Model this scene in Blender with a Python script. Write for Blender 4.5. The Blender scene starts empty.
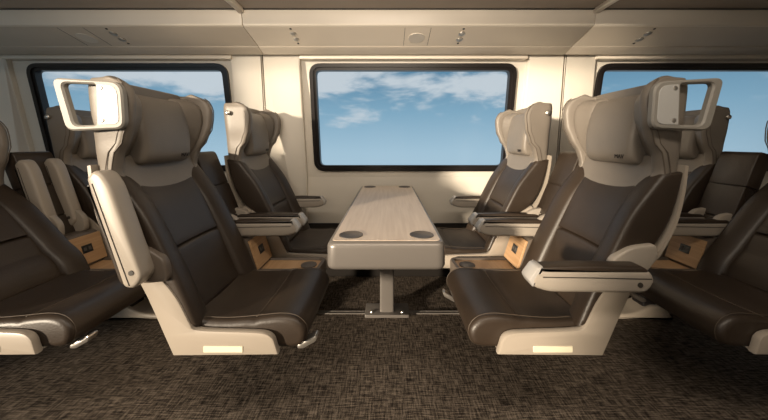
import bpy, bmesh, math, random
from mathutils import Vector, Matrix
random.seed(7)
scene = bpy.context.scene
COL = scene.collection

# ------------------------------------------------------------------ camera
EYE = 1.037            # eye height
FPX = 300.0            # focal length in pixels of a 768 px wide frame
cam_data = bpy.data.cameras.new('camera')
cam_data.sensor_width = 36.0
cam_data.lens = FPX / 768.0 * 36.0
cam_data.shift_x = -4.0 / 768.0
cam_data.shift_y = -69.0 / 768.0
cam_data.clip_start = 0.02
cam = bpy.data.objects.new('camera', cam_data)
COL.objects.link(cam)
cam.location = (0, 0, EYE)
cam.rotation_euler = (math.radians(90), 0, 0)
scene.camera = cam

# ------------------------------------------------------------------ view
vs = scene.view_settings
vs.view_transform = 'Standard'
vs.look = 'None'
vs.gamma = 1.0
vs.use_curve_mapping = False
vs.exposure = 0.0

# ------------------------------------------------------------------ sky
def make_world():
    w = bpy.data.worlds.new('sky')
    scene.world = w
    w.use_nodes = True
    nt = w.node_tree
    for n in list(nt.nodes):
        nt.nodes.remove(n)
    N = nt.nodes.new
    L = nt.links.new
    out = N('ShaderNodeOutputWorld')
    bg = N('ShaderNodeBackground')
    tc = N('ShaderNodeTexCoord')
    sep = N('ShaderNodeSeparateXYZ')
    L(tc.outputs['Generated'], sep.inputs[0])
    grad = N('ShaderNodeValToRGB')
    mr = N('ShaderNodeMapRange')
    mr.inputs['From Min'].default_value = -0.25
    mr.inputs['From Max'].default_value = 0.5
    L(sep.outputs['Z'], mr.inputs['Value'])
    L(mr.outputs[0], grad.inputs[0])
    cr = grad.color_ramp
    cr.elements[0].position = 0.0
    cr.elements[0].color = (0.50, 0.64, 0.74, 1)
    cr.elements[1].position = 1.0
    cr.elements[1].color = (0.055, 0.15, 0.27, 1)
    e = cr.elements.new(0.28); e.color = (0.40, 0.58, 0.70, 1)
    e = cr.elements.new(0.46); e.color = (0.235, 0.42, 0.56, 1)
    e = cr.elements.new(0.62); e.color = (0.115, 0.265, 0.40, 1)
    mp = N('ShaderNodeMapping')
    mp.inputs['Scale'].default_value = (3.0, 3.0, 8.5)
    mp.inputs['Location'].default_value = (0.35, 0.2, 0.53)
    L(tc.outputs['Generated'], mp.inputs[0])
    nz = N('ShaderNodeTexNoise')
    nz.inputs['Scale'].default_value = 1.15
    nz.inputs['Detail'].default_value = 9
    nz.inputs['Roughness'].default_value = 0.58
    nz.inputs['Distortion'].default_value = 0.25
    L(mp.outputs[0], nz.inputs['Vector'])
    # clouds sit in a layer well above the horizon
    lay = N('ShaderNodeMapRange')
    lay.inputs['From Min'].default_value = 0.03
    lay.inputs['From Max'].default_value = 0.19
    lay.inputs['To Min'].default_value = -0.22
    lay.inputs['To Max'].default_value = 0.06
    L(sep.outputs['Z'], lay.inputs['Value'])
    add = N('ShaderNodeMath'); add.operation = 'ADD'
    L(nz.outputs['Fac'], add.inputs[0]); L(lay.outputs[0], add.inputs[1])
    cl = N('ShaderNodeMapRange')
    cl.interpolation_type = 'SMOOTHSTEP'
    cl.inputs['From Min'].default_value = 0.42
    cl.inputs['From Max'].default_value = 0.56
    cl.inputs['To Max'].default_value = 0.92
    L(add.outputs[0], cl.inputs['Value'])
    mix = N('ShaderNodeMix'); mix.data_type = 'RGBA'
    L(cl.outputs[0], mix.inputs['Factor'])
    L(grad.outputs[0], mix.inputs['A'])
    mix.inputs['B'].default_value = (0.62, 0.68, 0.72, 1)
    L(mix.outputs['Result'], bg.inputs['Color'])
    bg.inputs['Strength'].default_value = 1.0
    L(bg.outputs[0], out.inputs[0])
make_world()

# ------------------------------------------------------------------ sun and added fill lights
def aim(o, d):
    o.rotation_euler = Vector(d).to_track_quat('-Z', 'Y').to_euler()
sd = bpy.data.lights.new('sun', 'SUN')
sd.energy = 8.0
sd.angle = math.radians(4)
sd.color = (1.0, 0.84, 0.64)
sun = bpy.data.objects.new('sun', sd)
COL.objects.link(sun)
sun.location = (-3, -6, 4)
aim(sun, (1.0, 1.0, -0.16))
for nm, x in (('aisle_fill', -0.8), ('aisle_fill', 0.6)):  # unseen overhead area lights, added as warm fill
    ld = bpy.data.lights.new(nm, 'AREA')
    ld.shape = 'RECTANGLE'
    ld.size = 1.2
    ld.size_y = 0.25
    ld.energy = 17
    ld.color = (1.0, 0.86, 0.70)
    lo = bpy.data.objects.new(nm, ld)
    COL.objects.link(lo)
    lo.location = (x, -0.05, 2.17)
# unseen fill light from across the aisle, added to brighten rail and soffit
ld = bpy.data.lights.new('soffit_fill', 'AREA')
ld.shape = 'RECTANGLE'
ld.size = 1.6
ld.size_y = 0.12
ld.energy = 11
ld.spread = math.radians(70)
ld.color = (1.0, 0.85, 0.68)
lo = bpy.data.objects.new('soffit_fill', ld)
COL.objects.link(lo)
lo.location = (-0.2, -0.95, 1.5)
aim(lo, (0, 1.0, 0.28))

# ------------------------------------------------------------------ materials
MATS = {}
def mat(name, color, rough=0.5, metal=0.0, bump=0.0, bscale=200.0, var=0.0, vscale=6.0, coat=0.0, spec=0.5):
    m = bpy.data.materials.new(name)
    m.use_nodes = True
    nt = m.node_tree
    b = nt.nodes['Principled BSDF']
    b.inputs['Base Color'].default_value = (*color, 1)
    b.inputs['Roughness'].default_value = rough
    b.inputs['Metallic'].default_value = metal
    b.inputs['Specular IOR Level'].default_value = spec
    if coat:
        b.inputs['Coat Weight'].default_value = coat
        b.inputs['Coat Roughness'].default_value = 0.2
    tc = nt.nodes.new('ShaderNodeTexCoord')
    if var > 0:
        n = nt.nodes.new('ShaderNodeTexNoise')
        n.inputs['Scale'].default_value = vscale
        n.inputs['Detail'].default_value = 4
        nt.links.new(tc.outputs['Object'], n.inputs['Vector'])
        r = nt.nodes.new('ShaderNodeValToRGB')
        r.color_ramp.elements[0].position = 0.3
        r.color_ramp.elements[1].position = 0.7
        r.color_ramp.elements[0].color = (*[c * (1 - var) for c in color], 1)
        r.color_ramp.elements[1].color = (*[min(1, c * (1 + var)) for c in color], 1)
        nt.links.new(n.outputs['Fac'], r.inputs[0])
        nt.links.new(r.outputs[0], b.inputs['Base Color'])
    if bump > 0:
        n = nt.nodes.new('ShaderNodeTexNoise')
        n.inputs['Scale'].default_value = bscale
        n.inputs['Detail'].default_value = 3
        nt.links.new(tc.outputs['Object'], n.inputs['Vector'])
        bp = nt.nodes.new('ShaderNodeBump')
        bp.inputs['Strength'].default_value = bump
        bp.inputs['Distance'].default_value = 0.002
        nt.links.new(n.outputs['Fac'], bp.inputs['Height'])
        nt.links.new(bp.outputs[0], b.inputs['Normal'])
    MATS[name] = m
    return m

mat('dark_leather', (0.029, 0.0195, 0.0130), 0.45, spec=0.5, bump=0.25, bscale=160, var=0.12, vscale=9)
mat('taupe_leather', (0.180, 0.156, 0.131), 0.46, bump=0.22, bscale=170, var=0.05, vscale=7)
mat('shell_plastic', (0.33, 0.285, 0.235), 0.42, bump=0.04, bscale=300, var=0.03)
mat('arm_plastic', (0.33, 0.29, 0.245), 0.40, bump=0.04, bscale=300, var=0.03)
mat('tip_metal', (0.42, 0.40, 0.38), 0.36, metal=0.2)
mat('white_enamel', (0.42, 0.415, 0.40), 0.42, var=0.02)
mat('kick_panel', (0.010, 0.008, 0.0065), 0.8, bump=0.1, spec=0.2)
mat('handle_cream', (0.24, 0.225, 0.20), 0.5, var=0.02)
mat('wall_cream', (0.70, 0.655, 0.58), 0.45, bump=0.03, bscale=250, var=0.02, vscale=3)
mat('soffit_beige', (0.66, 0.59, 0.50), 0.42, bump=0.03, bscale=250, var=0.03, vscale=3)
mat('rail_cream', (0.82, 0.75, 0.65), 0.38, var=0.02)
mat('rubber_black', (0.012, 0.010, 0.010), 0.35)
mat('seam_dark', (0.03, 0.025, 0.02), 0.6)
mat('stitch', (0.075, 0.055, 0.038), 0.6)
mat('piping', (0.10, 0.08, 0.062), 0.5)
mat('steel', (0.62, 0.59, 0.55), 0.28, metal=0.9)
mat('table_champagne', (0.172, 0.156, 0.142), 0.34, metal=0.3, bump=0.03, bscale=400)
mat('cup_dark', (0.085, 0.072, 0.062), 0.6)
mat('socket_black', (0.008, 0.008, 0.008), 0.4)
mat('plate_cream', (0.72, 0.66, 0.50), 0.45)
mat('grille', (0.80, 0.74, 0.65), 0.6, bump=0.12, bscale=260)
mat('ink', (0.012, 0.008, 0.006), 0.6)
mat('brown_trim', (0.11, 0.088, 0.07), 0.45, bump=0.05)
mat('ceiling_white', (0.62, 0.58, 0.52), 0.6, var=0.02)

def wood(name, ca, cb, axis, rough=0.42, scale=1.0):
    m = bpy.data.materials.new(name)
    m.use_nodes = True
    nt = m.node_tree
    b = nt.nodes['Principled BSDF']
    tc = nt.nodes.new('ShaderNodeTexCoord')
    mp = nt.nodes.new('ShaderNodeMapping')
    sc = [60 * scale] * 3
    sc[axis] = 3.0 * scale
    mp.inputs['Scale'].default_value = sc
    nt.links.new(tc.outputs['Object'], mp.inputs[0])
    n = nt.nodes.new('ShaderNodeTexNoise')
    n.inputs['Scale'].default_value = 1.6
    n.inputs['Detail'].default_value = 6
    n.inputs['Distortion'].default_value = 0.5
    nt.links.new(mp.outputs[0], n.inputs['Vector'])
    r = nt.nodes.new('ShaderNodeValToRGB')
    r.color_ramp.elements[0].position = 0.3
    r.color_ramp.elements[1].position = 0.72
    r.color_ramp.elements[0].color = (*ca, 1)
    r.color_ramp.elements[1].color = (*cb, 1)
    nt.links.new(n.outputs['Fac'], r.inputs[0])
    nt.links.new(r.outputs[0], b.inputs['Base Color'])
    b.inputs['Roughness'].default_value = rough
    MATS[name] = m
wood('beech', (0.40, 0.235, 0.115), (0.52, 0.33, 0.18), 1)
wood('table_wood', (0.52, 0.41, 0.31), (0.62, 0.51, 0.40), 1, 0.38, 0.8)

def carpet():
    m = bpy.data.materials.new('carpet')
    m.use_nodes = True
    nt = m.node_tree
    b = nt.nodes['Principled BSDF']
    tc = nt.nodes.new('ShaderNodeTexCoord')
    facs = []
    for sc in ((16, 190, 1), (150, 18, 1), (300, 300, 1)):
        mp = nt.nodes.new('ShaderNodeMapping')
        mp.inputs['Scale'].default_value = sc
        nt.links.new(tc.outputs['Object'], mp.inputs[0])
        n = nt.nodes.new('ShaderNodeTexNoise')
        n.inputs['Scale'].default_value = 1.0
        n.inputs['Detail'].default_value = 3
        n.inputs['Roughness'].default_value = 0.65
        nt.links.new(mp.outputs[0], n.inputs['Vector'])
        facs.append(n.outputs['Fac'])
    def math_(op, a, b_):
        k = nt.nodes.new('ShaderNodeMath'); k.operation = op
        for i, q in enumerate((a, b_)):
            if isinstance(q, (int, float)):
                k.inputs[i].default_value = q
            else:
                nt.links.new(q, k.inputs[i])
        return k.outputs[0]
    s = math_('ADD', math_('MULTIPLY', facs[0], 0.42), math_('MULTIPLY', facs[1], 0.34))
    s = math_('ADD', s, math_('MULTIPLY', facs[2], 0.24))
    r = nt.nodes.new('ShaderNodeValToRGB')
    r.color_ramp.elements[0].position = 0.42
    r.color_ramp.elements[1].position = 0.58
    r.color_ramp.elements[0].color = (0.013, 0.010, 0.008, 1)
    r.color_ramp.elements[1].color = (0.22, 0.178, 0.14, 1)
    e = r.color_ramp.elements.new(0.49)
    e.color = (0.075, 0.059, 0.046, 1)
    nt.links.new(s, r.inputs[0])
    nt.links.new(r.outputs[0], b.inputs['Base Color'])
    b.inputs['Roughness'].default_value = 0.95
    b.inputs['Specular IOR Level'].default_value = 0.15
    bp = nt.nodes.new('ShaderNodeBump')
    bp.inputs['Strength'].default_value = 0.6
    bp.inputs['Distance'].default_value = 0.004
    nt.links.new(s, bp.inputs['Height'])
    nt.links.new(bp.outputs[0], b.inputs['Normal'])
    MATS['carpet'] = m
carpet()

def glass(name, tint, gloss):
    m = bpy.data.materials.new(name)
    m.use_nodes = True
    nt = m.node_tree
    for n in list(nt.nodes):
        nt.nodes.remove(n)
    out = nt.nodes.new('ShaderNodeOutputMaterial')
    t = nt.nodes.new('ShaderNodeBsdfTransparent')
    t.inputs[0].default_value = (*tint, 1)
    g = nt.nodes.new('ShaderNodeBsdfGlossy')
    g.inputs['Roughness'].default_value = 0.03
    mx = nt.nodes.new('ShaderNodeMixShader')
    fr = nt.nodes.new('ShaderNodeFresnel')
    fr.inputs['IOR'].default_value = gloss
    nt.links.new(fr.outputs[0], mx.inputs[0])
    nt.links.new(t.outputs[0], mx.inputs[1])
    nt.links.new(g.outputs[0], mx.inputs[2])
    nt.links.new(mx.outputs[0], out.inputs[0])
    MATS[name] = m
glass('window_glass', (0.96, 0.97, 0.98), 1.2)
mat('smoked_glass', (0.30, 0.245, 0.20), 0.16, var=0.08, vscale=2)

# ------------------------------------------------------------------ mesh helpers
RECLINE = [0.0]
def lean_back(v):
    # tips the upper part of a reclined seat about the hinge at the rear of its cushion
    k = max(0.0, min(1.0, (v[2] - 0.46) / 0.10))
    a = RECLINE[0] * k
    c, q = math.cos(a), math.sin(a)
    dx, dz = v[0] + 0.01, v[2] - 0.45
    return (-0.01 + c * dx - q * dz, v[1], 0.45 + q * dx + c * dz)

def add_obj(name, verts, faces, material, parent=None, flip=False, sharp=40, smooth=True):
    """flip mirrors the mesh in x"""
    if RECLINE[0]:
        verts = [lean_back(v) for v in verts]
    if flip:
        verts = [(-v[0], v[1], v[2]) for v in verts]
    me = bpy.data.meshes.new(name)
    me.from_pydata([tuple(v) for v in verts], [], faces)
    bm = bmesh.new()
    bm.from_mesh(me)
    bmesh.ops.remove_doubles(bm, verts=bm.verts, dist=1e-6)
    bmesh.ops.recalc_face_normals(bm, faces=bm.faces)
    bm.to_mesh(me)
    bm.free()
    if smooth:
        for p in me.polygons:
            p.use_smooth = True
        me.set_sharp_from_angle(angle=math.radians(sharp))
    me.materials.append(MATS[material])
    o = bpy.data.objects.new(name, me)
    COL.objects.link(o)
    if parent is not None:
        o.parent = parent
    return o

def empty(name, loc, label=None, cat=None, group=None, kind=None):
    o = bpy.data.objects.new(name, None)
    o.empty_display_size = 0.1
    COL.objects.link(o)
    o.location = loc
    tag(o, label, cat, group, kind)
    return o

def tag(o, label=None, cat=None, group=None, kind=None):
    if label: o['label'] = label
    if cat: o['category'] = cat
    if group: o['group'] = group
    if kind: o['kind'] = kind
    return o

def area2(p):
    return sum(p[i][0] * p[(i + 1) % len(p)][1] - p[(i + 1) % len(p)][0] * p[i][1] for i in range(len(p)))

def inset(p, d):
    if d == 0:
        return list(p)
    n = len(p)
    s = 1 if area2(p) > 0 else -1
    out = []
    for i in range(n):
        a, b, c = p[i - 1], p[i], p[(i + 1) % n]
        e1 = Vector((b[0] - a[0], b[1] - a[1])).normalized()
        e2 = Vector((c[0] - b[0], c[1] - b[1])).normalized()
        n1 = Vector((-e1.y, e1.x)) * s
        n2 = Vector((-e2.y, e2.x)) * s
        m = n1 + n2
        if m.length < 1e-6:
            m = n1
        m.normalize()
        k = max(0.6, m.dot(n1))
        out.append((b[0] + m.x * d / k, b[1] + m.y * d / k))
    return out

def fillet(pts, r, seg=4):
    """round the corners of a closed polygon; r a number or a list"""
    n = len(pts)
    out = []
    for i in range(n):
        ri = r[i] if isinstance(r, (list, tuple)) else r
        b = Vector(pts[i]); a = Vector(pts[i - 1]); c = Vector(pts[(i + 1) % n])
        da = (a - b); dc = (c - b)
        ri = min(ri, da.length * 0.48, dc.length * 0.48)
        if ri <= 1e-5:
            out.append(tuple(b)); continue
        p0 = b + da.normalized() * ri
        p2 = b + dc.normalized() * ri
        for k in range(seg + 1):
            t = k / seg
            q = p0 * (1 - t) ** 2 + b * 2 * t * (1 - t) + p2 * t * t
            out.append((q.x, q.y))
    return out

def spline(pts, sub=4):
    """open Catmull-Rom through points of any dimension"""
    P = [Vector(p) for p in pts]
    out = []
    for i in range(len(P) - 1):
        p0 = P[i - 1] if i > 0 else P[0] * 2 - P[1]
        p1, p2 = P[i], P[i + 1]
        p3 = P[i + 2] if i + 2 < len(P) else P[-1] * 2 - P[-2]
        for k in range(sub):
            t = k / sub
            out.append(0.5 * ((2 * p1) + (p2 - p0) * t + (2 * p0 - 5 * p1 + 4 * p2 - p3) * t * t + (3 * p1 - p0 - 3 * p2 + p3) * t ** 3))
    out.append(P[-1])
    return [tuple(q) for q in out]

def extrude(poly, a0, a1, r=0.01, seg=3, axis='y', nmid=0, deform=None):
    """closed polygon swept from a0 to a1 along an axis, its two rims rounded by r"""
    n = len(poly)
    rings = []
    steps = []
    if r > 0:
        for k in range(seg + 1):
            t = k / seg * math.pi / 2
            steps.append((a0 + r * (1 - math.cos(t)) if False else a0 + r * (1 - math.cos(t)), r * (1 - math.sin(t))))
        steps = [(a0 + r * (1 - math.cos(k / seg * math.pi / 2)), r * (1 - math.sin(k / seg * math.pi / 2))) for k in range(seg + 1)]
        tail = [(a1 - (s - a0), i) for s, i in reversed(steps)]
    else:
        steps = [(a0, 0)]
        tail = [(a1, 0)]
    for k in range(nmid):
        t = (k + 1) / (nmid + 1)
        steps.append((steps[-1][0] * 0 + (a0 + r) * (1 - t) + (a1 - r) * t, 0))
    steps += tail
    verts = []
    for s, ins in steps:
        for q in inset(poly, ins):
            if axis == 'y': v = (q[0], s, q[1])
            elif axis == 'z': v = (q[0], q[1], s)
            else: v = (s, q[0], q[1])
            verts.append(deform(v) if deform else v)
    faces = []
    m = len(steps)
    for j in range(m - 1):
        for i in range(n):
            k = (i + 1) % n
            faces.append((j * n + i, j * n + k, (j + 1) * n + k, (j + 1) * n + i))
    faces.append(tuple(range(n)))
    faces.append(tuple((m - 1) * n + i for i in range(n)))
    return verts, faces

def join(*ms):
    V, F = [], []
    for v, f in ms:
        o = len(V)
        V += list(v)
        F += [tuple(i + o for i in q) for q in f]
    return V, F

def move(m, d=(0, 0, 0)):
    return [(v[0] + d[0], v[1] + d[1], v[2] + d[2]) for v in m[0]], m[1]

def rot_y(m, ang, piv, shift=(0, 0)):
    """rotate in the xz plane, counter-clockwise seen from -y"""
    c, s = math.cos(ang), math.sin(ang)
    out = []
    for x, y, z in m[0]:
        dx, dz = x - piv[0], z - piv[1]
        out.append((piv[0] + c * dx - s * dz + shift[0], y, piv[1] + s * dx + c * dz + shift[1]))
    return out, m[1]

def rrect(x0, x1, y0, y1, r, seg=5):
    return fillet([(x0, y0), (x1, y0), (x1, y1), (x0, y1)], r, seg)

def disc(c, r, h, axis='z', n=20, bev=0.0):
    """short cylinder of height h from c along axis"""
    poly = [(r * math.cos(2 * math.pi * i / n), r * math.sin(2 * math.pi * i / n)) for i in range(n)]
    v, f = extrude(poly, 0, h, bev, 2 if bev else 1, axis)
    return move((v, f), c)

def tube(path, r, n=6, closed=False):
    P = [Vector(p) for p in path]
    m = len(P)
    verts = []
    prev = None
    for i in range(m):
        if closed:
            t = (P[(i + 1) % m] - P[i - 1]).normalized()
        else:
            t = (P[min(i + 1, m - 1)] - P[max(i - 1, 0)]).normalized()
        if prev is None:
            a = Vector((0, 0, 1)) if abs(t.z) < 0.9 else Vector((0, 1, 0))
            u = t.cross(a).normalized()
        else:
            u = (prev - t * prev.dot(t)).normalized()
        prev = u
        w = t.cross(u)
        for k in range(n):
            an = 2 * math.pi * k / n
            verts.append(tuple(P[i] + u * r * math.cos(an) + w * r * math.sin(an)))
    faces = []
    for i in range(m if closed else m - 1):
        j = (i + 1) % m
        for k in range(n):
            l = (k + 1) % n
            faces.append((i * n + k, i * n + l, j * n + l, j * n + k))
    if not closed:
        faces.append(tuple(range(n)))
        faces.append(tuple((m - 1) * n + k for k in range(n)))
    return verts, faces

def copy_tree(o, parent=None):
    c = o.copy()
    COL.objects.link(c)
    c.parent = parent
    for ch in list(o.children):
        copy_tree(ch, c)
    return c

# ------------------------------------------------------------------ the setting
BAY = 2.08
WC = 0.18                    # centre of the middle window
Z_SILL, Y_SILL = 0.755, 2.345
Z_HEAD, Y_HEAD = 1.66, 2.145
def wall_y(z):
    if z < Z_SILL: return Y_SILL
    return Y_SILL + (Y_HEAD - Y_SILL) * (z - Z_SILL) / (Z_HEAD - Z_SILL)

v, f = extrude([(-4.9, -1.6), (4.4, -1.6), (4.4, 2.36), (-4.9, 2.36)], -0.05, 0.0, 0, axis='z')
tag(add_obj('floor', v, f, 'carpet', smooth=False), 'dark brown woven carpet of the coach floor', 'floor', kind='structure')

def ring_wall(cx, half, hole, out_z):
    """wall bay with a rounded window hole in the leaning plane"""
    hx0, hx1, hz0, hz1, r = hole
    z0, z1 = out_z
    x0, x1 = cx - half, cx + half
    inner, outer = [], []
    seg = 6
    def corner(cx_, cz_, a0, path):
        for k in range(seg + 1):
            a = a0 + math.pi / 2 * k / seg
            inner.append((cx_ + r * math.cos(a), cz_ + r * math.sin(a)))
            t = k / seg
            if t <= 0.5:
                q = Vector(path[0]).lerp(Vector(path[1]), t * 2)
            else:
                q = Vector(path[1]).lerp(Vector(path[2]), t * 2 - 1)
            outer.append((q.x, q.y))
    corner(hx1 - r, hz1 - r, 0, ((x1, hz1 - r), (x1, z1), (hx1 - r, z1)))
    corner(hx0 + r, hz1 - r, math.pi / 2, ((hx0 + r, z1), (x0, z1), (x0, hz1 - r)))
    corner(hx0 + r, hz0 + r, math.pi, ((x0, hz0 + r), (x0, z0), (hx0 + r, z0)))
    corner(hx1 - r, hz0 + r, 1.5 * math.pi, ((hx1 - r, z0), (x1, z0), (x1, hz0 + r)))
    n = len(inner)
    V = [(x, wall_y(z), z) for x, z in inner] + [(x, wall_y(z), z) for x, z in outer] + [(x, wall_y(z) + 0.05, z) for x, z in inner]
    F = []
    for i in range(n):
        j = (i + 1) % n
        F.append((i, j, n + j, n + i))
        F.append((i, j, 2 * n + j, 2 * n + i))
    return V, F

parts = []
HOLES = []
for k in (-1, 0, 1):
    c = WC + BAY * k
    hole = (c - (0.685 if k < 0 else 0.735), c + 0.735, 0.815, 1.580, 0.075)
    HOLES.append(hole)
    parts.append(ring_wall(c, BAY / 2, hole, (Z_SILL, Z_HEAD)))
wx0, wx1 = WC - 1.5 * BAY, WC + 1.5 * BAY
parts.append(([(wx0, Y_SILL, Z_SILL), (wx1, Y_SILL, Z_SILL), (wx1, Y_SILL, 0), (wx0, Y_SILL, 0)], [(0, 1, 2, 3)]))
v, f = join(*parts)
wall = tag(add_obj('wall_back', v, f, 'wall_cream', sharp=20), 'cream leaning side wall of the coach around the windows', 'wall', kind='structure')

for k, h in enumerate(HOLES):
    x0, x1, z0, z1, r = h
    def lean(vv):
        return (vv[0], wall_y(vv[2]) + vv[1], vv[2])
    outer = rrect(x0 - 0.012, x1 + 0.012, z0 - 0.012, z1 + 0.012, r + 0.012, 7)
    def ring(o_in, o_out, ya, yb):
        pi_ = inset(outer, o_in); po = inset(outer, o_out)
        n = len(outer)
        V = []
        for P, y in ((po, ya), (pi_, ya), (pi_, yb), (po, yb)):
            V += [lean((q[0], y, q[1])) for q in P]
        F = []
        for a in range(4):
            b = (a + 1) % 4
            for i in range(n):
                j = (i + 1) % n
                F.append((a * n + i, a * n + j, b * n + j, b * n + i))
        return V, F
    win = empty('window_%d' % (k + 1), (0, 0, 0), kind='structure')
    v, f = ring(0.026, 0.0, -0.022, 0.03)
    add_obj('window_frame', v, f, 'rubber_black', win)
    v, f = ring(0.046, 0.024, -0.010, 0.035)
    add_obj('window_gasket', v, f, 'rubber_black', win)
    P = inset(outer, 0.04)
    n = len(P)
    V = [lean((q[0], 0.018, q[1])) for q in P] + [lean((q[0], 0.024, q[1])) for q in P]
    F = [tuple(range(n)), tuple(range(n, 2 * n))] + [(i, (i + 1) % n, n + (i + 1) % n, n + i) for i in range(n)]
    add_obj('pane', V, F, 'window_glass', win, smooth=False)

# pillar covers between the windows, proud of the wall
def pillar(idx, xa, xb, seam):
    t = empty('trim_%d' % idx, (0, 0, 0), kind='structure')
    def pl(vv):
        return (vv[0], wall_y(vv[2]) + vv[1], vv[2])
    for a, b, rr in ((xa, seam - 0.0015, 0), (seam + 0.0015, xb, 0)):
        poly = fillet([(a, 0.16), (b, 0.16), (b, Z_SILL), (b, 1.655), (a, 1.655), (a, Z_SILL)],
                      [0.003, 0.003, 0, 0.03 if b == xb else 0.003, 0.03 if a == xa else 0.003, 0], 4)
        v, f = extrude(poly, -0.035, 0.01, 0.008, 2, 'y')
        add_obj('pillar_panel', [pl(q) for q in v], f, 'wall_cream', t)
    return t
pillar(1, WC - BAY / 2 - 0.255, WC - BAY / 2 + 0.235, WC - BAY / 2 - 0.03)
pillar(2, WC + BAY / 2 - 0.225, WC + BAY / 2 + 0.255, WC + BAY / 2 + 0.03)
pillar(3, WC - 1.5 * BAY - 0.2, WC - 1.5 * BAY + 0.235, WC - 1.5 * BAY - 0.03)

# heater ledge along the bottom of the wall
poly = fillet([(2.345, 0.0), (2.29, 0.0), (2.29, 0.36), (2.345, 0.40)], 0.01, 3)
v, f = extrude(poly, wx0, wx1, 0, axis='x')
tag(add_obj('baseboard_back', v, f, 'kick_panel'), kind='structure')

# sloping soffit above the windows, one panel per bay
SY0, SZ0 = 1.785, 1.715      # edge towards the aisle
SY1, SZ1 = 2.09, 1.638       # edge towards the window
def soffit_pt(x, t, off=0.0):
    """t 0 aisle edge .. 1 window edge; off below the surface"""
    y = SY0 + (SY1 - SY0) * t
    z = SZ0 + (SZ1 - SZ0) * t
    nrm = Vector((0, -(SZ0 - SZ1), -(SY1 - SY0))).normalized()
    return (x, y + nrm.y * off, z + nrm.z * off)
soffits = []
for k in (-1, 0, 1):
    c = WC + BAY * k
    a, b = c - BAY / 2 + 0.002, c + BAY / 2 - 0.002
    t = empty('trim_%d' % (5 + k), (0, 0, 0), kind='structure')
    # main panel with a shallow step near the window
    prof = fillet([(SY0, SZ0), (SY0 + 0.20, SZ0 - 0.0505), (SY0 + 0.203, SZ0 - 0.056), (SY1 - 0.02, SZ1 - 0.004), (SY1, SZ1), (SY1, SZ1 + 0.04), (SY0, SZ0 + 0.03)], 0.004, 2)
    v, f = extrude(prof, a, b, 0.003, 2, 'x')
    add_obj('soffit_panel', v, f, 'soffit_beige', t)
    # valance over the window
    prof = fillet([(2.095, 1.612), (2.10, 1.652), (2.17, 1.652), (2.17, 1.612)], 0.006, 2)
    v, f = extrude(prof, c - 0.80, c + 0.80, 0.004, 2, 'x')
    add_obj('blind_valance', v, f, 'rail_cream', t)
    # loudspeaker panel seams and oval grille
    if k < 1:
        n = 28
        V = []
        for off in (0.0, 0.003):
            for i in range(n):
                an = 2 * math.pi * i / n
                V.append(soffit_pt(c + 0.052 * math.cos(an), 0.36 + 0.17 * math.sin(an), off))
        F = [(i, (i + 1) % n, n + (i + 1) % n, n + i) for i in range(n)] + [tuple(range(n, 2 * n))]
        g = add_obj('speaker_grille', V, F, 'grille', t)
        for sx in (-0.078, 0.078):
            v, f = tube([soffit_pt(c + sx, 0.02, 0.0), soffit_pt(c + sx, 0.63, 0.0)], 0.0013, 5)
            add_obj('panel_seam', v, f, 'seam_dark', t)
    soffits.append(t)

# reading light clusters: two lenses and two buttons set in a row
RL = [(-1.69, 'leftmost reading light cluster in the beige soffit, beside the oval grille'),
      (-0.585, 'reading light cluster in the soffit above the left end of the middle window'),
      (0.455, 'reading light cluster in the soffit right of the central round grille'),
      (1.60, 'rightmost reading light cluster in the soffit, above the right-hand window')]
for x, lab in RL:
    p = soffit_pt(x, 0.30)
    t = empty('reading_light', p, lab, 'reading light', 'reading lights in the soffit')
    ang = math.atan2(SZ0 - SZ1, SY1 - SY0)
    t.rotation_euler = (-ang, 0, 0)
    for i, yy in enumerate((-0.030, 0.032)):
        v, f = disc((0, yy, -0.005), 0.021, 0.0055, 'z', 18, 0.002)
        o = add_obj('bezel', v, f, 'steel', t)
        v, f = disc((0, yy, -0.0065), 0.014, 0.003, 'z', 16, 0.001)
        add_obj('lens', v, f, 'white_enamel', o)
    for i, yy in enumerate((-0.078, 0.078)):
        v, f = disc((0, yy, -0.003), 0.007, 0.0035, 'z', 12, 0.001)
        add_obj('button', v, f, 'socket_black', t)

# luggage rack
rack = empty('luggage_rack', (WC, 1.5, 1.8), 'overhead luggage rack with cream rail and smoked glass shelves', 'luggage rack')
def rk(m):
    return move(m, (-WC, -1.5, -1.8))
for k in (-1, 0, 1):
    c = WC + BAY * k
    a, b = c - BAY / 2 + 0.002, c + BAY / 2 - 0.002
    prof = fillet([(1.783, 1.716), (1.772, 1.722), (1.758, 1.80), (1.762, 1.812), (1.80, 1.812), (1.80, 1.716)], 0.004, 2)
    v, f = rk(extrude(prof, a, b, 0.002, 2, 'x'))
    add_obj('rail', v, f, 'rail_cream', rack)
    v, f = rk(extrude([(a + 0.02, 1.30), (b - 0.02, 1.30), (b - 0.02, 1.757), (a + 0.02, 1.757)], 1.808, 1.816, 0, axis='z'))
    add_obj('shelf', v, f, 'smoked_glass', rack, smooth=False)
    v, f = rk(extrude([(1.742, 1.806), (1.742, 1.822), (1.76, 1.822), (1.76, 1.806)], a, b, 0.001, 1, 'x'))
    add_obj('shelf_channel', v, f, 'rubber_black', rack)
    v, f = rk(extrude(fillet([(1.26, 1.79), (1.26, 1.83), (1.30, 1.83), (1.30, 1.79)], 0.012, 3), a, b, 0, axis='x'))
    add_obj('front_rail', v, f, 'rail_cream', rack)
for s in (-1.5, -0.5, 0.5, 1.5):
    x = WC + BAY * s
    prof = fillet([(1.27, 1.785), (1.27, 1.83), (1.765, 1.83), (1.765, 1.785), (1.70, 1.79)], 0.006, 2)
    v, f = rk(extrude(prof, x - 0.017, x + 0.017, 0.004, 2, 'x'))
    add_obj('brace', v, f, 'rail_cream', rack)

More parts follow.
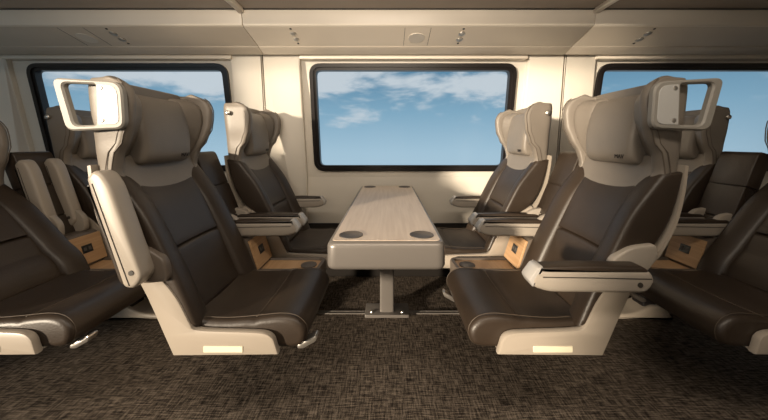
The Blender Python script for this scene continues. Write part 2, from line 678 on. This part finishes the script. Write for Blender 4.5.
# upper wall behind the rack, ceiling and the far side of the aisle
V = [(wx0, 2.15, 1.64), (wx1, 2.15, 1.64), (wx1, 1.95, 2.2), (wx0, 1.95, 2.2)]
v, f = join((V, [(0, 1, 2, 3)]))
tag(add_obj('wall_upper', v, f, 'soffit_beige', smooth=False), kind='structure')
v, f = extrude([(-4.9, -1.4), (4.4, -1.4), (4.4, 2.36), (-4.9, 2.36)], 2.2, 2.24, 0, axis='z')
tag(add_obj('ceiling', v, f, 'ceiling_white', smooth=False), kind='structure')
OX0, OX1, OZ0, OZ1 = -4.5, -1.74, 0.22, 2.17  # opening in the unseen wall, shaped to limit where the sun falls
fx0, fx1 = -4.9, 4.4
wp = []
for q in ([(fx0, 0), (OX0, 0), (OX0, 2.2), (fx0, 2.2)], [(OX1, 0), (fx1, 0), (fx1, 2.2), (OX1, 2.2)],
          [(OX0, 0), (OX1, 0), (OX1, OZ0), (OX0, OZ0)], [(OX0, OZ1), (OX1, OZ1), (OX1, 2.2), (OX0, 2.2)]):
    wp.append(extrude(q, -1.44, -1.40, 0, axis='y'))
v, f = join(*wp)
tag(add_obj('wall_front', v, f, 'wall_cream', smooth=False), kind='structure')

# unseen partitions closing both ends, added to keep sky light out
for nm, xa, xb in (('wall_left', -4.9, -4.86), ('wall_right', 4.36, 4.4)):
    v, f = extrude([(xa, -1.4), (xb, -1.4), (xb, 2.36), (xa, 2.36)], 0.0, 2.2, 0, axis='z')
    tag(add_obj(nm, v, f, 'wall_cream', smooth=False), kind='structure')
for i, (xa, xb) in enumerate(((-4.9, wx0), (wx1, 4.4))):
    v, f = extrude([(xa, 2.32), (xb, 2.32), (xb, 2.36), (xa, 2.36)], 0.0, 2.2, 0, axis='z')
    tag(add_obj('wall_end', v, f, 'wall_cream', smooth=False), kind='structure')

# rail in the floor that carries table and seat feet
rail = []
for dy in (-0.014, 0.010):
    rail.append(extrude([(1.81 + dy, 0.0), (1.81 + dy, 0.006), (1.815 + dy, 0.006), (1.815 + dy, 0.0)], wx0, wx1, 0, axis='x'))
rail.append(extrude([(1.798, 0.0), (1.798, 0.002), (1.823, 0.002), (1.823, 0.0)], wx0, wx1, 0, axis='x'))
v, f = join(*rail)
tag(add_obj('trim_8', v, f, 'table_champagne', smooth=False), kind='structure')

# ------------------------------------------------------------------ table
TX = -0.006
tb = empty('table', (TX, 1.63, 0), 'long pale wood table with rounded champagne edge standing between the four seats', 'table')
def tbm(m):
    return move(m, (-TX, -1.63, 0))
tp = fillet([(TX - 0.200, 0.992), (TX + 0.200, 0.992), (TX + 0.197, 2.26), (TX - 0.197, 2.26)], [0.035, 0.035, 0.02, 0.02], 6)
def bulge(vv):
    return vv
v, f = tbm(extrude(tp, 0.606, 0.70, 0.018, 5, 'z'))
add_obj('tabletop', v, f, 'table_champagne', tb)
ip = fillet([(TX - 0.184, 1.012), (TX + 0.184, 1.012), (TX + 0.180, 2.25), (TX - 0.180, 2.25)], 0.02, 4)
v, f = tbm(extrude(ip, 0.695, 0.7012, 0.0006, 1, 'z'))
add_obj('wood_inlay', v, f, 'table_wood', tb)
for cx, cy in ((-0.126, 1.072), (0.126, 1.072), (-0.126, 2.195), (0.126, 2.195)):
    n = 28
    prof = [(0.043, 0.7012), (0.0425, 0.7035), (0.040, 0.7035), (0.037, 0.7018), (0.0, 0.7018)]
    V, F = [], []
    for i in range(n):
        an = 2 * math.pi * i / n
        for r_, z_ in prof:
            V.append((TX + cx + r_ * math.cos(an), cy + r_ * math.sin(an), z_))
    m = len(prof)
    for i in range(n):
        j = (i + 1) % n
        for q in range(m - 1):
            F.append((i * m + q, j * m + q, j * m + q + 1, i * m + q + 1))
    v, f = tbm((V, F))
    add_obj('cup_holder', v, f, 'cup_dark', tb)
v, f = tbm(extrude(rrect(TX - 0.042, TX + 0.042, 1.775, 1.845, 0.012, 4), 0.018, 0.62, 0, axis='z'))
add_obj('pedestal', v, f, 'table_champagne', tb)
v, f = tbm(extrude(rrect(TX - 0.13, TX + 0.13, 1.745, 1.875, 0.008, 3), 0.006, 0.024, 0.003, 2, 'z'))
bp = add_obj('base_plate', v, f, 'table_champagne', tb)
for sx in (-0.09, 0.09):
    v, f = tbm(disc((TX + sx, 1.775, 0.0235), 0.011, 0.006, 'z', 8, 0.002))
    add_obj('bolt', v, f, 'steel', bp)

# ------------------------------------------------------------------ seats
# side profiles are given as (X, z) of the left-hand seat by the table, which faces +x; local u = X + 0.65
OX = 0.65
def S(pts):
    return [(p[0] + OX, p[1]) for p in pts]

REAR = [(-0.70, 0.337), (-0.81, 0.575), (-0.89, 0.66), (-0.945, 0.76), (-0.972, 0.86), (-0.985, 0.955)]
REAR_IN = [(-0.972, 0.955), (-0.958, 0.86), (-0.930, 0.765), (-0.872, 0.68), (-0.775, 0.62), (-0.694, 0.53), (-0.640, 0.428)]

def arm(raised, y0, y1, mirror=False):
    """body, pad and tip of an armrest as three meshes in profile coordinates"""
    body = fillet([(-0.80, 0.640), (-0.815, 0.61), (-0.79, 0.572), (-0.49, 0.576), (-0.447, 0.590), (-0.432, 0.612), (-0.450, 0.640), (-0.50, 0.641)],
                  [0.012, 0.015, 0.02, 0.03, 0.012, 0.01, 0.006, 0.01], 3)
    pad = fillet([(-0.795, 0.624), (-0.49, 0.628), (-0.462, 0.640), (-0.470, 0.651), (-0.60, 0.655), (-0.78, 0.652), (-0.80, 0.64)], 0.008, 3)
    tip = fillet([(-0.474, 0.654), (-0.456, 0.652), (-0.428, 0.614), (-0.442, 0.590), (-0.452, 0.60)], [0.003, 0.006, 0.008, 0.006, 0.002], 3)
    b = extrude(body, y0, y1, 0.012, 3)
    p = extrude(pad, y0 + 0.004, y1 - 0.004, 0.010, 3)
    t = extrude(tip, y0 + 0.001, y1 - 0.001, 0.006, 2)
    line = tube([(-0.80, y0 - 0.0003, 0.618), (-0.62, y0 - 0.0003, 0.622), (-0.47, y0 - 0.0003, 0.624)], 0.0016, 5)
    bolt = disc((-0.765, y0 - 0.002, 0.600), 0.008, 0.01, 'y', 12)
    ms = [b, p, t, line, bolt]
    if raised:
        ms = [rot_y(m, math.radians(109), (-0.77, 0.605), (-0.012, 0.025)) for m in ms]
    return ms

def add_arm(parent, raised, y0, y1, flip, ox=OX, oy=0.0):
    b, p, t, line, bolt = [move(m, (ox, -oy, 0)) for m in arm(raised, y0, y1)]
    o = add_obj('armrest', *b, 'arm_plastic', parent, flip)
    add_obj('arm_pad', *p, 'dark_leather', o, flip)
    if not raised:
        add_obj('arm_tip', *t, 'tip_metal', o, flip)
    add_obj('seam', *line, 'seam_dark', o, flip)
    add_obj('pivot_bolt', *bolt, 'seam_dark', o, flip)
    return o

def interp(tab, z):
    if z <= tab[0][0]: return tab[0][1]
    for (a, b), (c, d) in zip(tab, tab[1:]):
        if z <= c:
            t = (z - a) / (c - a)
            t = t * t * (3 - 2 * t)
            return b + (d - b) * t
    return tab[-1][1]

HW = 0.215
XS, XW = 0.65, 0.565       # distance of seat hinges from the table's centre line
def make_seat(loc, faces_right, aisle, arm_state, label, group, recline=0.0):
    """arm_state: None, 'down' or 'up' (armrest on the aisle side) or 'wall' (armrest on the window side)"""
    fl = not faces_right
    RECLINE[0] = math.radians(recline)
    seat = empty('train_seat', loc, label, 'seat', group)
    # --- cushion
    top = spline([(-0.665, 0.446), (-0.60, 0.437), (-0.52, 0.436), (-0.43, 0.444), (-0.36, 0.450), (-0.312, 0.442), (-0.282, 0.417), (-0.273, 0.385), (-0.286, 0.352), (-0.32, 0.341)], 4)
    poly = S(top + [(-0.50, 0.340), (-0.665, 0.350)])
    def sag(vv):
        x, y, z = vv
        X = x - OX
        if z > 0.40:
            k = 1 - (y / HW) ** 2
            z -= 0.012 * k * max(0, min(1, (z - 0.40) / 0.03))
            g = math.exp(-((X + 0.455) / 0.010) ** 2)
            z -= 0.006 * g
        return (x, y, z)
    v, f = extrude(poly, -0.205, 0.205, 0.022, 4, 'y', 9, sag)
    cu = add_obj('cushion', v, f, 'dark_leather', seat, fl, 60)
    def top_z(X, y):
        z = None
        for a, b in zip(top, top[1:]):
            if a[0] <= X <= b[0] and a[0] < b[0]:
                z = a[1] + (b[1] - a[1]) * (X - a[0]) / (b[0] - a[0])
                break
        return z - 0.012 * (1 - (y / HW) ** 2)
    yy = [-0.18 + 0.36 * i / 12 for i in range(13)]
    v, f = tube([(-0.449 + OX, y, top_z(-0.449, y) - 0.0035) for y in yy], 0.0018, 5)
    add_obj('stitching', v, f, 'stitch', cu, fl)
    # piping round the nose of the cushion, both ends
    for sy in (-1, 1):
        pth = []
        for q in inset(S(top[2:]), 0)[1:-1]:
            pth.append((q[0], sy * 0.186, q[1] + 0.0012))
        v, f = tube(pth, 0.0011, 5)
        add_obj('piping', v, f, 'stitch', cu, fl)
    # --- pan and shells
    pan = fillet(S([(-0.705, 0.337), (-0.37, 0.337), (-0.36, 0.345), (-0.70, 0.352)]), 0.003, 2)
    v, f = extrude(pan, -0.21, 0.21, 0, axis='y')
    add_obj('seat_pan', v, f, 'shell_plastic', seat, fl)
    side = spline(REAR[:3], 4) + spline(REAR_IN[3:], 4) + spline([(-0.647, 0.426), (-0.60, 0.418), (-0.45, 0.413), (-0.40, 0.408), (-0.376, 0.392), (-0.366, 0.366), (-0.358, 0.340)], 3)[1:]
    side = S(side)
    for sy in (-1, 1):
        a, b = (-0.232, -0.206) if sy < 0 else (0.206, 0.232)
        v, f = extrude(side, a, b, 0.006, 2)
        sp = add_obj('side_shell', v, f, 'shell_plastic', seat, fl)
        if sy < 0 and aisle:
            v, f = extrude(rrect(-0.600 + OX, -0.472 + OX, 0.350, 0.370, 0.002, 2), -0.2345, -0.23, 0.0008, 1)
            add_obj('number_plate', v, f, 'plate_cream', sp, fl)
    rear = spline(REAR, 4)
    thick = [(p[0] + 0.011, p[1] + 0.003) for p in rear]
    v, f = extrude(S(rear + thick[::-1]), -0.226, 0.226, 0, axis='y')
    add_obj('back_shell', v, f, 'shell_plastic', seat, fl)
    # --- backrest: two stacked pads between two bolsters
    front = [(-0.660, 0.432), (-0.705, 0.53), (-0.752, 0.645), (-0.757, 0.657), (-0.823, 0.79), (-0.865, 0.855)]
    back = [(-0.935, 0.87), (-0.895, 0.77), (-0.850, 0.70), (-0.80, 0.63), (-0.73, 0.535), (-0.69, 0.44)]
    low = spline([front[0], front[1], front[2]], 4) + [(-0.80, 0.666), (-0.83, 0.69)] + spline([(-0.80, 0.63), (-0.73, 0.535), (-0.70, 0.432)], 3)
    up = spline([front[3], front[4], front[5], (-0.885, 0.885)], 4) + spline([(-0.945, 0.885), (-0.895, 0.77), (-0.835, 0.690), (-0.80, 0.668)], 3)
    def dish(vv):
        x, y, z = vv
        k = 1 - (y / 0.15) ** 2
        return (x - 0.010 * k, y, z)
    for pl in (low, up):
        v, f = extrude(fillet(S(pl), 0.006, 2), -0.148, 0.148, 0.012, 3, 'y', 5, dish)
        add_obj('back_pad', v, f, 'dark_leather', seat, fl, 50)
    bf = spline([(-0.622, 0.425), (-0.672, 0.54), (-0.727, 0.654), (-0.795, 0.785), (-0.853, 0.865), (-0.905, 0.93)], 4)
    br = spline([(-0.975, 0.935), (-0.955, 0.85), (-0.925, 0.765), (-0.868, 0.68), (-0.78, 0.61), (-0.70, 0.51), (-0.665, 0.43)], 3)
    for sy in (-1, 1):
        def flare(vv, sy=sy):
            x, y, z = vv
            t = abs(y) - 0.12
            return (x - 0.030 * (1 - min(1, max(0, t / 0.07))) ** 1.5, y, z)
        a, b = (-0.226, -0.128) if sy < 0 else (0.128, 0.226)
        v, f = extrude(S(bf + br), a, b, 0.016, 4, 'y', 2, flare)
        bo = add_obj('bolster', v, f, 'dark_leather', seat, fl, 60)
        pth = [(p[0] + OX - 0.002, sy * 0.211, p[1]) for p in bf[1:-1]]
        v, f = tube(pth, 0.0011, 5)
        add_obj('piping', v, f, 'stitch', bo, fl)
    # --- winged headrest shell
    tipt = [(0.83, -0.855), (0.87, -0.875), (0.93, -0.907), (0.985, -0.897), (1.04, -0.862), (1.10, -0.840), (1.17, -0.834), (1.215, -0.846), (1.24, -0.875), (1.25, -0.93)]
    reart = [(0.83, -0.968), (0.94, -0.985), (1.05, -0.990), (1.25, -1.005)]
    wt = [(0.83, 0.214), (0.93, 0.214), (1.02, 0.222), (1.12, 0.232), (1.22, 0.232), (1.25, 0.222)]
    zs = [0.83, 0.85, 0.875, 0.90, 0.925, 0.95, 0.975, 1.0, 1.03, 1.06, 1.09, 1.12, 1.15, 1.18, 1.205, 1.225, 1.24, 1.25]
    rows = []
    for z in zs:
        tx, rx, w = interp(tipt, z) + OX, interp(reart, z) + OX, interp(wt, z)
        rc = 0.045
        halfp = []
        for i in range(5):
            t = i / 4
            x = tx + (rx + rc - tx) * t
            halfp.append((x, -(w + 0.008 * (1 - t)), z))
        for i in range(1, 5):
            a = math.pi / 2 * i / 4
            halfp.append((rx + rc - rc * math.sin(a), -(w - rc + rc * math.cos(a)), z))
        for yv in (-w * 0.6, -w * 0.3):
            halfp.append((rx, yv, z))
        # crown is lower in the middle and at the far end of the wing tips
        row = halfp + [(rx, 0, z)] + [(p[0], -p[1], p[2]) for p in reversed(halfp)]
        rows.append(row)
    m = len(rows[0])
    V = [p for r in rows for p in r]
    F = [(j * m + i, j * m + i + 1, (j + 1) * m + i + 1, (j + 1) * m + i) for j in range(len(rows) - 1) for i in range(m - 1)]
    hs = add_obj('headrest_shell', V, F, 'taupe_leather', seat, fl, 180)
    so = hs.modifiers.new('thickness', 'SOLIDIFY')
    so.thickness = 0.040
    # make sure the outer skin stays where it is
    c0 = hs.data.polygons[0].normal
    so.offset = -1.0 if c0.y < 0 else 1.0
    sb = hs.modifiers.new('smooth', 'SUBSURF')
    sb.levels = 1
    sb.render_levels = 2
    # piping along the rim of both wings
    for sy in (-1, 1):
        pth = []
        for z in zs[1:]:
            pth.append((interp(tipt, z) + OX - 0.005, sy * (interp(wt, z) + 0.0065), z))
        pth = pth[:-1]
        v, f = tube(pth, 0.0022, 6)
        add_obj('piping', v, f, 'piping', hs, fl)
        v, f = tube([(p[0] - 0.020, p[1] * 0.9975, p[2]) for p in pth[:-2]], 0.0016, 5)
        add_obj('stitching', v, f, 'piping', hs, fl)
        # padded inner side of the wing
        wp_ = spline([(-0.975, 0.96), (-0.925, 0.965), (-0.895, 1.01), (-0.872, 1.07), (-0.862, 1.13), (-0.872, 1.19), (-0.91, 1.222), (-0.965, 1.225)], 3)
        a, b = (-0.200, -0.10) if sy < 0 else (0.10, 0.200)
        def taper(vv):
            x, y, z = vv
            t = max(0, min(1, (0.195 - abs(y)) / 0.09))
            return (x - 0.035 * t, y, z)
        v, f = extrude(S(wp_), a, b, 0.020, 3, 'y', 3, taper)
        add_obj('wing_pad', v, f, 'taupe_leather', hs, fl, 70)
    # yoke below the pillow
    yk = spline([(-0.848, 0.822), (-0.880, 0.88), (-0.902, 0.93), (-0.920, 0.985)], 3) + [(-0.962, 0.985), (-0.93, 0.822)]
    def dish2(vv):
        x, y, z = vv
        k = 1 - (y / 0.19) ** 2
        return (x - 0.006 * k, y, z - 0.020 * k * max(0, min(1, (0.88 - z) / 0.05)))
    v, f = extrude(fillet(S(yk), 0.006, 2), -0.190, 0.190, 0.012, 3, 'y', 7, dish2)
    y_ = add_obj('headrest_yoke', v, f, 'taupe_leather', seat, fl, 50)
    v, f = tube([(-0.847 - 0.006 * (1 - (y / 0.19) ** 2) + OX, y, 0.826 - 0.020 * (1 - (y / 0.19) ** 2)) for y in [-0.178 + 0.356 * i / 14 for i in range(15)]], 0.0018, 5)
    add_obj('piping', v, f, 'piping', y_, fl)
    # pillow
    pw = spline([(-0.925, 0.948), (-0.893, 0.956), (-0.876, 0.985), (-0.877, 1.05), (-0.890, 1.12), (-0.905, 1.175), (-0.925, 1.205), (-0.955, 1.212)], 4)
    def puff(vv):
        x, y, z = vv
        k = 1 - (y / 0.15) ** 2
        return (x + 0.006 * k, y * (1.0 - 0.18 * max(0, min(1, (1.06 - z) / 0.12)) * 0.3), z)
    v, f = extrude(S(pw + [(-0.968, 1.19), (-0.960, 0.955)]), -0.132, 0.132, 0.020, 4, 'y', 7, puff)
    pi_ = add_obj('head_pillow', v, f, 'taupe_leather', seat, fl, 60)
    # dark printed letters in the pillow's lower corner
    if not recline:
        cu_ = bpy.data.curves.new('logo', 'FONT')
        cu_.body = 'MAV'
        cu_.size = 0.022
        cu_.extrude = 0.0008
        cu_.align_x = 'CENTER'
        tmp = bpy.data.objects.new('logo', cu_)
        COL.objects.link(tmp)
        bpy.context.view_layer.update()
        me = bpy.data.meshes.new_from_object(tmp.evaluated_get(bpy.context.evaluated_depsgraph_get()))
        bpy.data.objects.remove(tmp)
        bpy.data.curves.remove(cu_)
        lg = bpy.data.objects.new('logo', me)
        COL.objects.link(lg)
        me.materials.clear()
        me.materials.append(MATS['ink'])
        for p in me.polygons:
            p.material_index = 0
        sgn = 1 if faces_right else -1
        lg.parent = pi_
        lg.matrix_local = Matrix(((0, 0, sgn, sgn * (-0.8695 + OX)), (sgn, 0, 0, sgn * 0.078), (0, 1, 0, 0.972), (0, 0, 0, 1)))
    # --- aisle handle or coat button
    if aisle:
        y0, y1 = -0.262, -0.238
        outer = fillet([(-1.018, 1.068), (-0.832, 1.076), (-0.842, 1.225), (-1.066, 1.238)], [0.03, 0.03, 0.04, 0.028], 5)
        inner = fillet([(-0.992, 1.086), (-0.922, 1.088), (-0.926, 1.217), (-1.032, 1.221)], [0.018, 0.006, 0.006, 0.018], 5)
        outer = S(outer); inner = S(inner)
        n = len(outer)
        V, F = [], []
        e = 0.005
        for P, y in ((inset(outer, e), y0), (outer, y0 + e), (outer, y1 - e), (inset(outer, e), y1), (inset(inner, -e), y1), (inner, y1 - e), (inner, y0 + e), (inset(inner, -e), y0)):
            V += [(q[0], y, q[1]) for q in P]
        for a in range(8):
            b = (a + 1) % 8
            for i in range(n):
                j = (i + 1) % n
                F.append((a * n + i, a * n + j, b * n + j, b * n + i))
        hd = add_obj('handle', V, F, 'handle_cream', seat, fl)
        pp = S(fillet([(-0.914, 1.088), (-0.846, 1.090), (-0.856, 1.212), (-0.918, 1.216)], [0.006, 0.022, 0.03, 0.006], 4))
        v, f = extrude(pp, -0.2635, -0.258, 0.001, 1)
        pt = add_obj('handle_plate', v, f, 'white_enamel', hd, fl)
        for q in ((-0.905, 1.204), (-0.900, 1.102)):
            v, f = disc((q[0] + OX, -0.2655, q[1]), 0.007, 0.003, 'y', 12, 0.001)
            add_obj('screw', v, f, 'steel', pt, fl)
        v, f = extrude(S(fillet([(-0.915, 1.10), (-0.865, 1.10), (-0.868, 1.20), (-0.918, 1.20)], 0.01, 3)), -0.245, -0.205, 0)
        add_obj('handle_mount', v, f, 'brown_trim', hd, fl)
    else:
        V, F = [], []
        prof = [(0.0, -0.2505), (0.009, -0.2495), (0.013, -0.246), (0.013, -0.243), (0.006, -0.241), (0.006, -0.225)]
        n = 16
        for i in range(n):
            an = 2 * math.pi * i / n
            for r_, y_ in prof:
                V.append((-0.955 + OX + r_ * math.cos(an), y_, 1.19 + r_ * math.sin(an)))
        k = len(prof)
        for i in range(n):
            j = (i + 1) % n
            for q in range(k - 1):
                F.append((i * k + q, j * k + q, j * k + q + 1, i * k + q + 1))
        add_obj('coat_hook', V, F, 'steel', seat, fl)
    # --- recline lever under the nose, on the sitter's right hand
    ys = -0.150 if faces_right else 0.150
    lv = fillet(S([(-0.325, 0.338), (-0.262, 0.372), (-0.256, 0.366), (-0.262, 0.350), (-0.305, 0.326), (-0.325, 0.326)]), 0.004, 2)
    v, f = extrude([(p[0] + 0.010, p[1] - 0.010) for p in lv], ys - 0.018, ys + 0.018, 0.004, 2)
    add_obj('recline_lever', v, f, 'steel', seat, fl)
    # --- armrests
    if arm_state in ('down', 'up'):
        add_arm(seat, arm_state == 'up', -0.298, -0.236, fl)
        mt = fillet(S([(-0.705, 0.585), (-0.72, 0.655), (-0.78, 0.695), (-0.865, 0.705), (-0.872, 0.66), (-0.80, 0.575)]), [0.02, 0.02, 0.03, 0.015, 0.02, 0.03], 4)
        v, f = extrude(mt, -0.245, -0.215, 0.008, 3)
        add_obj('armrest_mount', v, f, 'arm_plastic' if arm_state == 'down' else 'brown_trim', seat, fl)
    if arm_state == 'wall':
        add_arm(seat, False, 0.20, 0.245, fl, OX - (XS - XW))
    RECLINE[0] = 0.0
    return seat

YA, YW = 1.208, 1.872        # centre lines of aisle and window seats
G = 'brown leather train seats'
seat_la = make_seat((-XS, YA, 0), True, True, 'up', 'large brown leather seat left of the table, its aisle armrest folded up', G)
seat_lw = make_seat((-XW, YW, 0), True, False, 'wall', 'brown leather window seat with winged headrest, left of the middle window', G)
seat_ra = make_seat((XS, YA, 0), False, True, 'down', 'large brown leather seat right of the table, its aisle armrest folded down', G)
seat_rw = make_seat((XW, YW, 0), False, False, 'wall', 'brown leather window seat with winged headrest, right of the middle window', G)
make_seat((-XS - 0.79, YA, 0), True, True, None, 'brown leather seat cut off by the left edge of the picture', G, 17)
make_seat((XS + 0.84, YA, 0), False, True, None, 'dark leather seat cut off by the right edge of the picture', G, 12)
make_seat((-XW - 0.93, YW, 0), True, False, 'wall', 'dark window seat behind the folded up armrests at far left', G, 4)
make_seat((XW + 0.93, YW, 0), False, False, 'wall', 'dark window seat behind the white handle at far right', G, 4)

# ------------------------------------------------------------------ consoles between the seats
CY0, CY1 = 1.455, 1.615
def make_console(x, flip, raised, label):
    sgn = -1 if flip else 1
    yc = 0.5 * (CY0 + CY1)
    con = empty('seat_console', (x, yc, 0), label, 'console', 'consoles between paired seats')
    def P(m):
        return move(m, (OX, -yc, 0))
    # leaning box with a wooden front and a socket
    box = fillet([(-0.640, 0.36), (-0.634, 0.412), (-0.682, 0.556), (-0.70, 0.562), (-0.80, 0.562), (-0.76, 0.36)], 0.008, 3)
    add_obj('console_box', *P(extrude(box, CY0 - 0.004, CY1 + 0.010, 0.006, 2)), 'brown_trim', con, flip)
    A, B = Vector((-0.629, 0.415)), Vector((-0.674, 0.551))
    nv = Vector((B.y - A.y, -(B.x - A.x))).normalized()
    def quad(t0, t1, ya, yb, o0, o1):
        a, b = A.lerp(B, t0), A.lerp(B, t1)
        poly = [tuple(a + nv * o0), tuple(b + nv * o0), tuple(b + nv * o1), tuple(a + nv * o1)]
        return P(extrude(poly, ya, yb, 0.001, 1))
    wpn = add_obj('wood_panel', *quad(0.0, 1.0, CY0 - 0.001, CY1 + 0.007, -0.006, 0.004), 'beech', con, flip)
    so = add_obj('socket', *quad(0.38, 0.66, yc - 0.026, yc + 0.026, 0.002, 0.0065), 'socket_black', wpn, flip)
    for dy in (-0.012, 0.012):
        add_obj('outlet', *quad(0.46, 0.58, yc + dy - 0.007, yc + dy + 0.007, 0.006, 0.0075), 'cup_dark', so, flip)
    # tray with raised rim, wood floor and cup holder
    tray = fillet([(-0.66, CY0 - 0.004), (-0.335, CY0 - 0.004), (-0.325, CY1 + 0.008), (-0.66, CY1 + 0.012)], [0.004, 0.04, 0.05, 0.004], 5)
    inn = inset(tray, 0.026)
    n = len(tray)
    V, F = [], []
    for pl, z in ((tray, 0.345), (tray, 0.404), (inset(tray, 0.005), 0.411), (inset(tray, 0.020), 0.411), (inn, 0.404), (inn, 0.392)):
        V += [(q[0], q[1], z) for q in pl]
    for a in range(5):
        for i in range(n):
            j = (i + 1) % n
            F.append((a * n + i, a * n + j, (a + 1) * n + j, (a + 1) * n + i))
    F.append(tuple(range(n))); F.append(tuple(5 * n + i for i in range(n)))
    add_obj('tray', *P((V, F)), 'brown_trim', con, flip)
    w = inset(tray, 0.0265)
    add_obj('tray_wood', *P(extrude(w, 0.391, 0.4015, 0, axis='z')), 'beech', con, flip)
    add_obj('cup_holder', *P(disc((-0.405, yc, 0.4005), 0.040, 0.006, 'z', 24, 0.002)), 'cup_dark', con, flip)
    # upholstered back between the seats, three pads
    fr = [(-0.755, 0.56), (-0.797, 0.655), (-0.799, 0.659), (-0.864, 0.812), (-0.866, 0.816), (-0.937, 0.99)]
    def pad(a, b, cap):
        pl = [a, b, (b[0] - 0.065, b[1] - 0.026), (a[0] - 0.065, a[1] - 0.026)]
        return fillet(pl, [0.004, 0.03 if cap else 0.004, 0.02 if cap else 0.002, 0.002], 4)
    for a, b, cap in ((fr[0], fr[1], 0), (fr[2], fr[3], 0), (fr[4], fr[5], 1)):
        add_obj('back_pad', *P(extrude(pad(a, b, cap), CY0 + 0.002, CY1 + 0.012, 0.005, 3)), 'dark_leather', con, flip)
    core = [(-0.765, 0.552), (-0.93, 0.955), (-0.985, 0.945), (-0.83, 0.54)]
    add_obj('back_core', *P(extrude(fillet(core, 0.006, 2), CY0 + 0.005, CY1 + 0.015, 0, axis='y')), 'dark_leather', con, flip)
    # armrests with their mounts
    for y0, y1 in ((CY0 - 0.007, CY0 + 0.048), (CY1 - 0.046, CY1 + 0.009)):
        add_arm(con, raised, y0, y1, flip, OX, yc)
        mt = fillet([(-0.71, 0.56), (-0.715, 0.63), (-0.76, 0.675), (-0.83, 0.685), (-0.85, 0.63), (-0.80, 0.55)], 0.025, 4)
        add_obj('armrest_mount', *P(extrude(mt, y0 + 0.012, y1 - 0.012, 0.006, 2)), 'arm_plastic', con, flip)
    return con
def make_base(x, flip, label):
    yc = 1.8
    base = empty('floor_bracket', (x, yc, 0), label, 'bracket', 'floor bases under the seat pairs')
    def P(m):
        return move(m, (OX, -yc, 0))
    ft = fillet([(-0.80, 0.006), (-0.435, 0.006), (-0.445, 0.03), (-0.58, 0.042), (-0.68, 0.085), (-0.75, 0.08)], [0.004, 0.006, 0.008, 0.04, 0.02, 0.02], 4)
    add_obj('foot', *P(extrude(ft, 1.73, 1.86, 0.012, 3)), 'shell_plastic', base, flip)
    add_obj('column', *P(extrude(rrect(-0.72, -0.64, 1.75, 1.84, 0.015, 3), 0.07, 0.30, 0, axis='z')), 'rubber_black', base, flip)
    bm_ = rrect(-0.73, -0.60, 0.265, 0.325, 0.01, 3)
    add_obj('cross_beam', *P(extrude(bm_, 1.30, 2.14, 0.004, 2)), 'rubber_black', base, flip)
    return base
make_base(-XS, False, 'low beige foot and black beam under the left pair of seats at the table')
make_base(XS, True, 'low beige foot and black beam under the right pair of seats at the table')
make_base(-XS - 0.85, False, 'low beige foot and black beam under the seats at far left')
make_base(XS + 0.85, True, 'low beige foot and black beam under the seats at far right')
make_console(-XS, False, False, 'wood-fronted console with two armrests between the left pair of seats at the table')
make_console(XS, True, False, 'wood-fronted console with two armrests between the right pair of seats at the table')
make_console(-XS - 0.89, False, True, 'wood-fronted console at far left with both armrests folded up')
make_console(XS + 0.87, True, False, 'wood-fronted console in shade at far right behind the large right seat')
